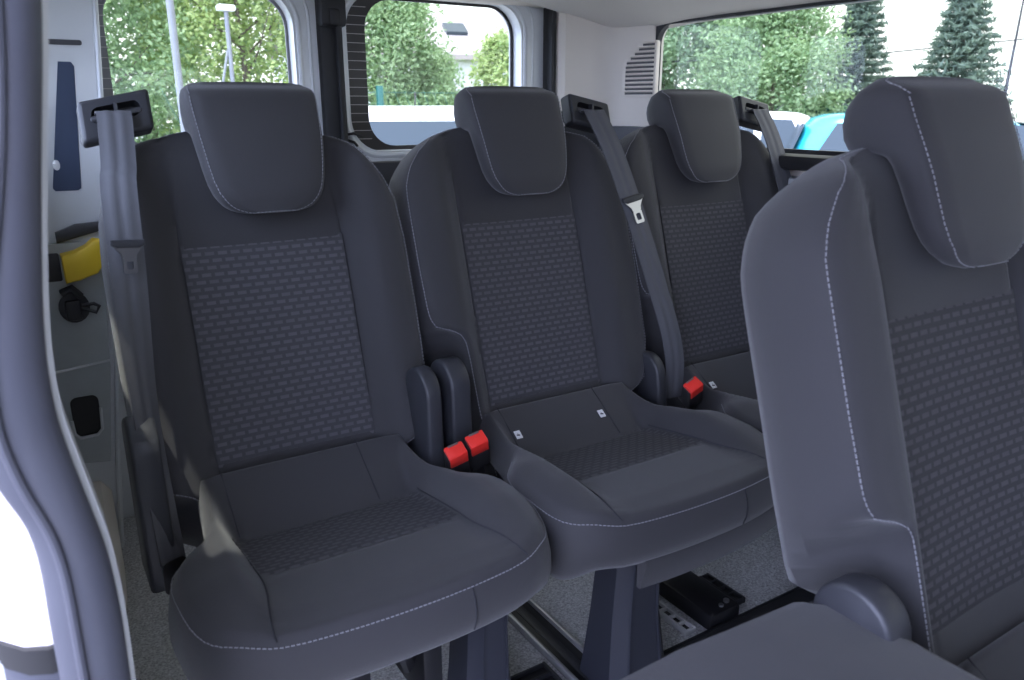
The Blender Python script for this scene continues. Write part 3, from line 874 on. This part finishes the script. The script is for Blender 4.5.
def anchor(x, y, label, m, w=.028, l=.11, rz=0, k=4):
    e = empty('floor_anchor', (x, y, FLOOR), rz)
    mb = MB(); mb.box((-w / 2 + .003, 0, .007), (.006, l, .014), bev=.002); mb.box((w / 2 - .003, 0, .007), (.006, l, .014), bev=.002)
    for i in range(k + 1): mb.box((0, -l / 2 + .003 + (l - .006) * i / k, .007), (w - .006, .005, .012), bev=.001)
    mb.build('frame', m, e)
    MB().box((0, 0, .003), (w - .008, l - .004, .005)).build('recess', M_rubber, e)
    tag(e, label, 'floor anchor', 'floor anchors')
anchor(1.010, .985, 'pale slotted anchor plate left of the black foot bar', M_tagplate)
anchor(1.170, 1.0, 'black slotted anchor plate right of the black foot bar', M_plastic)
anchor(.665, .955, 'black grid anchor plate left of the wide floor rail', M_plastic, .09, .11, 0, 4)

# ---------------------------------------------------------------- outside
GZ = -.45
st(MB().box((8, 20, GZ - .05), (90, 90, .1)).build('ground', M_tarmac, smooth=False))
pv = st(MB().box((-3.2, 3, GZ + .02), (5.5, 14, .05), bev=.01).build('path', M_paving))
v_ = MB().box((6, 24, GZ + .01), (60, 25, .04)).build('lawn', M_grassm, smooth=False); st(v_)

def foliage_mesh(name, h0, h1, rx, ry, n, leaf, kind, rng, m, parent):
    v = []; f = []
    cl = []
    if kind == 'round':
        for i in range(max(14, n // 130)):
            t = rng.random() ** .8; z = h0 + (h1 - h0) * t
            prof = math.sin(math.pi * min(1, .16 + .80 * t)) ** .7
            a = rng.uniform(0, 2 * math.pi); r = math.sqrt(rng.random())
            cl.append((Vector((math.cos(a) * r * rx * prof, math.sin(a) * r * ry * prof, z)), rng.uniform(.18, .42) * rx))
        for i in range(n):
            c, cr = rng.choice(cl)
            d = Vector((rng.gauss(0, 1), rng.gauss(0, 1), rng.gauss(0, 1))); d.normalize()
            p = c + d * cr * rng.random() ** .45 * Vector((1, 1, .8)).length / 1.6
            if p.z < h0 - .1: p.z = h0
            put = rng.uniform(.7, 1.25) * leaf
            leafq(v, f, p, put, put * .55, rng)
    else:
        lv = 30
        for i in range(n):
            t = rng.random() ** 1.35; k = int(t * lv); z = h0 + (h1 - h0) * (k + rng.uniform(-.25, .3)) / lv
            rr = rx * (1 - t) ** .85 * rng.uniform(.85, 1.1)
            br = 9; rr *= .72 + .4 * ((k * 7 + int(a_ := rng.random() * 9) * 5) % 11) / 10
            a = (int(a_) + rng.gauss(0, .16)) * 2 * math.pi / br + k * 1.7
            q = rng.random() ** .6
            p = Vector((math.cos(a) * rr * q, math.sin(a) * rr * q, z - .22 * rr * q + .18 * rr * q * q))
            put = rng.uniform(.8, 1.3) * leaf
            leafq(v, f, p, put, put * .22, rng)
    return link(name, v, f, m, parent, smooth=False)
def leafq(v, f, p, l, w, rng):
    d = Vector((rng.gauss(0, 1), rng.gauss(0, 1), rng.gauss(-.2, .7))).normalized()
    s = d.orthogonal().normalized(); s.rotate(Matrix.Rotation(rng.uniform(0, 6.28), 3, d)); n = d.cross(s)
    b = len(v)
    v += [p - d * l / 2, p + s * w / 2 + n * w * .18, p + d * l / 2, p - s * w / 2 + n * w * .18]
    f.append((b, b + 1, b + 2, b + 3))
def tree(name, x, y, h0, h1, rx, ry, n, leaf, kind, m, label, group, seed, trunk=.06):
    rng = random.Random(seed)
    e = empty(name, (x, y, GZ))
    foliage_mesh('foliage', h0, h1, rx, ry, n, leaf, kind, rng, m, e)
    mb = MB(); top = h1 * (.92 if kind != 'round' else .8)
    mb.tube([(0, 0, 0), (rng.uniform(-.05, .05), rng.uniform(-.05, .05), top * .4), (rng.uniform(-.1, .1), rng.uniform(-.1, .1), top)], [trunk, trunk * .75, trunk * .2], 8)
    if kind == 'round':
        for i in range(7):
            a = rng.uniform(0, 6.28); z0 = top * rng.uniform(.2, .65); q = rng.uniform(.4, .8)
            mb.tube([(0, 0, z0), (math.cos(a) * rx * q * .5, math.sin(a) * ry * q * .5, z0 + .35), (math.cos(a) * rx * q, math.sin(a) * ry * q, z0 + .9)], [trunk * .3, trunk * .2, trunk * .06], 6)
    mb.build('trunk', M_bark, e)
    tag(e, label, 'tree' if name != 'garden_bush' else 'bush', group)
T = 'trees behind the van'
tree('leafy_tree', .95, 11.3, -.1, 4.8, 1.3, .9, 30000, .075, 'round', M_leaf_mid, 'leafy tree at the left side of the left rear window', T, 1)
tree('leafy_tree', 2.95, 11.5, -.1, 5.0, 1.25, .9, 30000, .075, 'round', M_leaf_yel, 'yellowish leafy tree at the right side of the left rear window', T, 2)
tree('leafy_tree', 2.0, 13.6, -.1, 6.0, 2.3, 1.0, 20000, .13, 'round', M_leaf_dark, 'darker leafy tree behind the two in the left rear window', T, 3)
tree('leafy_tree', 5.0, 11.4, .0, 3.15, 1.12, .8, 26000, .075, 'round', M_leaf_mid, 'bushy tree at the left of the second rear window above the white car', T, 4)
tree('garden_bush', 6.05, 12.0, .0, 2.2, .75, .6, 11000, .085, 'round', M_leaf_mid, 'low green bush in the middle of the second rear window', T, 5)
tree('garden_bush', 7.05, 11.4, .0, 2.55, .68, .6, 11000, .085, 'round', M_leaf_yel, 'bright yellow green bush at the right of the second rear window', T, 6)
S_ = 'trees beyond the side window'
tree('leafy_tree', 11.2, 12.2, .1, 4.4, 1.5, 1.3, 24000, .095, 'round', M_leaf_dark, 'loose grey green tree at the left end of the side window', S_, 7)
tree('leafy_tree', 11.6, 9.8, .1, 3.6, 1.25, 1.2, 26000, .085, 'round', M_leaf_mid, 'full light green tree left of the conifers in the side window', S_, 8)
tree('leafy_tree', 13.4, 12.4, .1, 5.2, 1.7, 1.4, 12000, .14, 'round', M_leaf_dark, 'tall tree behind the light green tree in the side window', S_, 9)
tree('conifer', 13.6, 9.55, .5, 4.4, .95, .95, 21000, .15, 'cone', M_needle, 'dark conifer in the middle of the side window', S_, 10, .11)
tree('conifer', 13.6, 7.65, .5, 3.9, 1.15, 1.15, 21000, .15, 'cone', M_needle, 'dark conifer above the headrest of the large front seat', S_, 11, .11)

# poles
e = empty('street_pole', (1.30, 7.2, GZ)); MB().tube([(0, 0, 0), (0, 0, 4.5)], .030, 14).build('pole', M_galv, e); MB().tube([(0, 0, 0), (0, 0, .05)], .1, 14).build('foot_plate', M_galv, e)
tag(e, 'pale steel pole rising through the middle of the left rear window', 'pole')
e = empty('lamp_post', (2.02, 8.4, GZ)); MB().tube([(0, 0, 0), (0, 0, 2.42)], .022, 12).build('pole', M_galv, e)
MB().tube([(-.13, 0, 1.6), (-.02, 0, 2.05)], .013, 8).build('brace', M_galv, e)
MB().box((0, 0, 2.44), (.17, .12, .06), bev=.02).build('lamp_head', M_white, e)
tag(e, 'slim grey post with a small head and brace in the left rear window', 'post')

# fence: posts and mesh panels
fe = empty('mesh_fence', (4.16, 9.75, GZ))
for i in range(3):
    MB().box(((-1.78, 0, 2.1)[i], 0, .89), (.08, .06, 1.78), bev=.008).build('post', M_green, fe)
ms = MB()
for i in range(29): ms.tube([(-1.9 + i * .14, 0, .05), (-2.6 + i * .14, 0, 1.72)], .003, 4)
for k in range(9): ms.tube([(-1.9, 0, .1 + k * .2), (2.1, 0, .1 + k * .2)], .003, 4)
ms.build('mesh_panel', M_green, fe, smooth=False)
tag(fe, 'green wire mesh fence with posts behind the white car', 'fence')
bf = empty('board_fence', (13.0, 8.9, GZ)); bf.rotation_euler = (0, 0, R(-62))
for i in range(5): MB().box((-2 + i * 1.0, -.03, .8), (.09, .06, 1.75), bev=.008).build('post', M_green, bf)
MB().box((0, 0, .8), (4.2, .03, 1.5), bev=.006).build('panel', M_green, bf)
tag(bf, 'dark green board fence beyond the turquoise car', 'fence')

# building
bd = empty('shed_building', (17.5, 36, GZ), R(-12))
MB().box((0, 0, 1.9), (13, 7, 3.8)).build('wall', M_plaster, bd, smooth=False)
rf = MB(); rf.loft([[Vector((x, -3.9, 3.75)), Vector((x, 0, 6.0)), Vector((x, 3.9, 3.75)), Vector((x, 3.9, 3.6)), Vector((x, 0, 5.85)), Vector((x, -3.9, 3.6))] for x in (-6.8, 6.8)])
rfo = rf.build('roof', M_rooft, bd, smooth=False)
rr = MB()
for i in range(7): rr.tube([(-6 + i * 2, -3.9, 3.80), (-6 + i * 2, 0, 6.04)], .05, 4)
rr.box((0, -3.92, 3.62), (13.6, .06, .2)); rr.build('roof_rib', mat('brown_edge', (.30, .25, .23), .7), rfo, smooth=False)
MB().box((1.2, -2.0, 4.95), (1.0, .9, .15), (R(30), 0, 0)).build('roof_window', M_carglass, rfo)
tag(bd, 'pale building with a shallow ribbed roof behind the bushes', 'building')

# cars
def car(name, loc, rz, body_m, label, L=4.1, W=1.74, H=1.50, roof_m=None):
    e = empty(name, loc, rz)
    # body shell: sections along x (front at -x)
    secs = [(-.50, .42, .62, .74), (-.485, .28, .72, .86), (-.44, .24, .80, .94), (-.30, .22, .88, 1.0), (-.2, .22, .93, 1.0), (0, .22, .95, 1.0), (.2, .22, .97, 1.0), (.38, .24, .98, .98), (.46, .27, .96, .93), (.495, .34, .88, .84), (.5, .45, .8, .74)]
    rings = []
    for fx, z0, z1, w in secs:
        hw = W / 2 * w
        rings.append([Vector((fx * L, s * hw * k, z)) for s, k, z in ((-1, .9, z0), (-1, 1, z0 + .1), (-1, 1.0, z1 - .14), (-1, .94, z1 - .03), (-1, .84, z1), (1, .84, z1), (1, .94, z1 - .03), (1, 1.0, z1 - .14), (1, 1, z0 + .1), (1, .9, z0))])
    b = MB().loft(rings).build('body', body_m, e, angle=35)
    # cabin: sections by height
    cab = []
    for q, xf, xr, hw in ((.0, -.24, .475, .455), (.25, -.19, .465, .445), (.5, -.135, .452, .43), (.75, -.075, .436, .405), (.90, -.035, .415, .385), (.97, .0, .385, .36), (1.0, .05, .34, .31)):
        z = .90 + (H - .90) * q
        r = []
        for k in range(28):
            a = 2 * math.pi * k / 28; ca, sa = math.cos(a), math.sin(a)
            px = abs(ca) ** .38 * (1 if ca > 0 else -1); py = abs(sa) ** .38 * (1 if sa > 0 else -1)
            r.append(Vector(((xf + xr) / 2 * L + (xr - xf) / 2 * L * px, hw * W * py, z)))
        cab.append(r)
    c = MB().loft(cab).build('cabin', roof_m or body_m, e, angle=50)
    # windows, slightly proud of the cabin
    def cabpt(fx, q, side):
        z = .90 + (H - .90) * q
        tab = ((.0, .455), (.25, .445), (.5, .43), (.75, .405), (.9, .385), (1., .31))
        return Vector((fx * L, side * (interp(tab, q) * W + .030), z))
    for s in (-1, 1):
        for pts in ([(-.165, .08), (-.055, .80), (.075, .86), (.075, .08)], [(.10, .08), (.10, .86), (.245, .86), (.245, .08)], [(.27, .08), (.27, .85), (.36, .82), (.415, .12)]):
            mb = MB(); mb.loft([[cabpt(a, q, s) for a, q in pts], [cabpt(a, q, s) - Vector((0, s * .05, 0)) for a, q in pts]])
            mb.build('side_window', M_carglass, e, smooth=False)
    def endwin(name, x0, x1, q0, q1, sg):
        z0 = .90 + (H - .90) * q0; z1 = .90 + (H - .90) * q1
        w0, w1 = .385 * W, .335 * W
        P4 = [Vector((x0 * L, -w0, z0)), Vector((x0 * L, w0, z0)), Vector((x1 * L, w1, z1)), Vector((x1 * L, -w1, z1))]
        d = Vector((sg * .03, 0, .012))
        MB().loft([P4, [p + d for p in P4]]).build(name, M_carglass, e, smooth=False)
    endwin('windscreen', -.236, -.055, .04, .84, -1); endwin('rear_window', .470, .434, .10, .80, 1)
    for fx in (-.32, .30):
        for s in (-1, 1):
            w = MB().tube([(fx * L, s * W * .40, .31), (fx * L, s * W * .495, .31)], .31, 24).build('wheel', M_rubber, e)
            MB().tube([(fx * L, s * W * .49, .31), (fx * L, s * W * .50, .31)], .2, 18).build('rim', M_galv, w)
    for s in (-1, 1):
        MB().box((-.465 * L, s * W * .34, .66), (.12, .3, .12), bev=.04).build('headlight', M_chrome, e)
        MB().box((.488 * L, s * W * .36, .78), (.08, .14, .26), bev=.03).build('tail_light', M_red, e)
        MB().box((-.15 * L, s * W * .53, .98), (.1, .18, .12), bev=.03).build('wing_mirror', body_m, e)
    MB().tube([(.30 * L, 0, H - .01), (.335 * L, 0, H + .10)], .006, 6).build('aerial', M_rubber, e)
    tag(e, label, 'car', 'parked cars')
    return e
car('car', (3.47, 7.35, GZ), R(-114) , M_white, 'white car behind the van seen through the second rear window', H=1.53)
car('car', (8.38, 8.62, GZ), R(-50), M_white, 'added white car standing for glare on the turquoise car, left in the side window', H=1.46)  # extra car added to stand for the bleached highlight on the turquoise one
car('car', (8.68, 4.52, GZ), R(130), M_turq, 'turquoise car partly hidden behind the large front seat', H=1.46)

# power lines and mast
pw = MB(); pw.tube([Vector((10, 12, 1.85)), Vector((14.0, 9.6, 2.02)), Vector((16, 8.0, 2.25)), Vector((18, 6.0, 2.6))], .012, 5)
tag(pw.build('power_cable', M_rubber), 'thin cable crossing in front of the conifers in the side window', 'cable', 'cables')
am = empty('mast', (13.0, 6.55, GZ)); MB().tube([(0, 0, 0), (.05, 0, 1.8), (.12, 0, 3.3)], [.03, .025, .012], 8).build('pole', M_rubber, am); MB().tube([(0, 0, 0), (0, 0, .06)], .08, 12).build('foot', M_rubber, am)
tag(am, 'thin dark mast at the right edge of the side window', 'mast')

# ---------------------------------------------------------------- light
w = bpy.data.worlds.new('sky'); scene.world = w; w.use_nodes = True
nt = w.node_tree; bg = nt.nodes['Background']
tc = nt.nodes.new('ShaderNodeTexCoord'); sep = nt.nodes.new('ShaderNodeSeparateXYZ')
nt.links.new(tc.outputs['Generated'], sep.inputs[0])
# bright white cloud behind the van (+y), clear blue sky on the door side (-x, -y)
dt = nt.nodes.new('ShaderNodeVectorMath'); dt.operation = 'DOT_PRODUCT'; dt.inputs[1].default_value = (.95, .28, -.10)
nt.links.new(tc.outputs['Generated'], dt.inputs[0])
rp = nt.nodes.new('ShaderNodeValToRGB')
mp = nt.nodes.new('ShaderNodeMapRange'); mp.inputs[1].default_value = -1; mp.inputs[2].default_value = 1
nt.links.new(dt.outputs['Value'], mp.inputs[0]); nt.links.new(mp.outputs[0], rp.inputs[0])
rp.color_ramp.elements[0].position = .14; rp.color_ramp.elements[0].color = (2.35, 2.62, 3.9, 1)
rp.color_ramp.elements[1].position = .60; rp.color_ramp.elements[1].color = (1.0, 1.0, 1.0, 1)
nz = nt.nodes.new('ShaderNodeTexNoise'); nz.inputs['Scale'].default_value = 2.2; nz.inputs['Detail'].default_value = 4
nt.links.new(tc.outputs['Generated'], nz.inputs['Vector'])
mm = nt.nodes.new('ShaderNodeMath'); mm.operation = 'MULTIPLY_ADD'; mm.inputs[1].default_value = .12; mm.inputs[2].default_value = .94
nt.links.new(nz.outputs['Fac'], mm.inputs[0])
vm = nt.nodes.new('ShaderNodeVectorMath'); vm.operation = 'SCALE'
nt.links.new(rp.outputs[0], vm.inputs[0]); nt.links.new(mm.outputs[0], vm.inputs['Scale'])
nt.links.new(vm.outputs[0], bg.inputs['Color']); bg.inputs['Strength'].default_value = 2.0
sun = bpy.data.lights.new('sun', 'SUN'); sun.energy = 4.0; sun.angle = R(1.0); sun.color = (1, .95, .86)
so = bpy.data.objects.new('sun', sun); COL.objects.link(so)
so.rotation_euler = Vector((-.30, -.12, .95)).to_track_quat('Z', 'Y').to_euler()

# ---------------------------------------------------------------- camera
cam = bpy.data.cameras.new('camera'); co = bpy.data.objects.new('camera', cam); COL.objects.link(co)
cam.sensor_width = 36; cam.sensor_fit = 'HORIZONTAL'; cam.lens = 781 / 1024 * 36; cam.clip_start = .02; cam.clip_end = 300
cam.dof.use_dof = True; cam.dof.focus_distance = 1.65; cam.dof.aperture_fstop = 8
co.location = (0, 0, 1.07)
yaw, pit = R(32.28), R(16.61)
fw = Vector((math.sin(yaw) * math.cos(pit), math.cos(yaw) * math.cos(pit), -math.sin(pit)))
co.rotation_euler = fw.to_track_quat('-Z', 'Y').to_euler()
scene.camera = co
vs = scene.view_settings
vs.view_transform = 'Standard'; vs.look = 'None'; vs.gamma = 1; vs.use_curve_mapping = False; vs.exposure = 0.2
scene.cycles.max_bounces = 8; scene.cycles.transparent_max_bounces = 12
scene.cycles.use_denoising = True
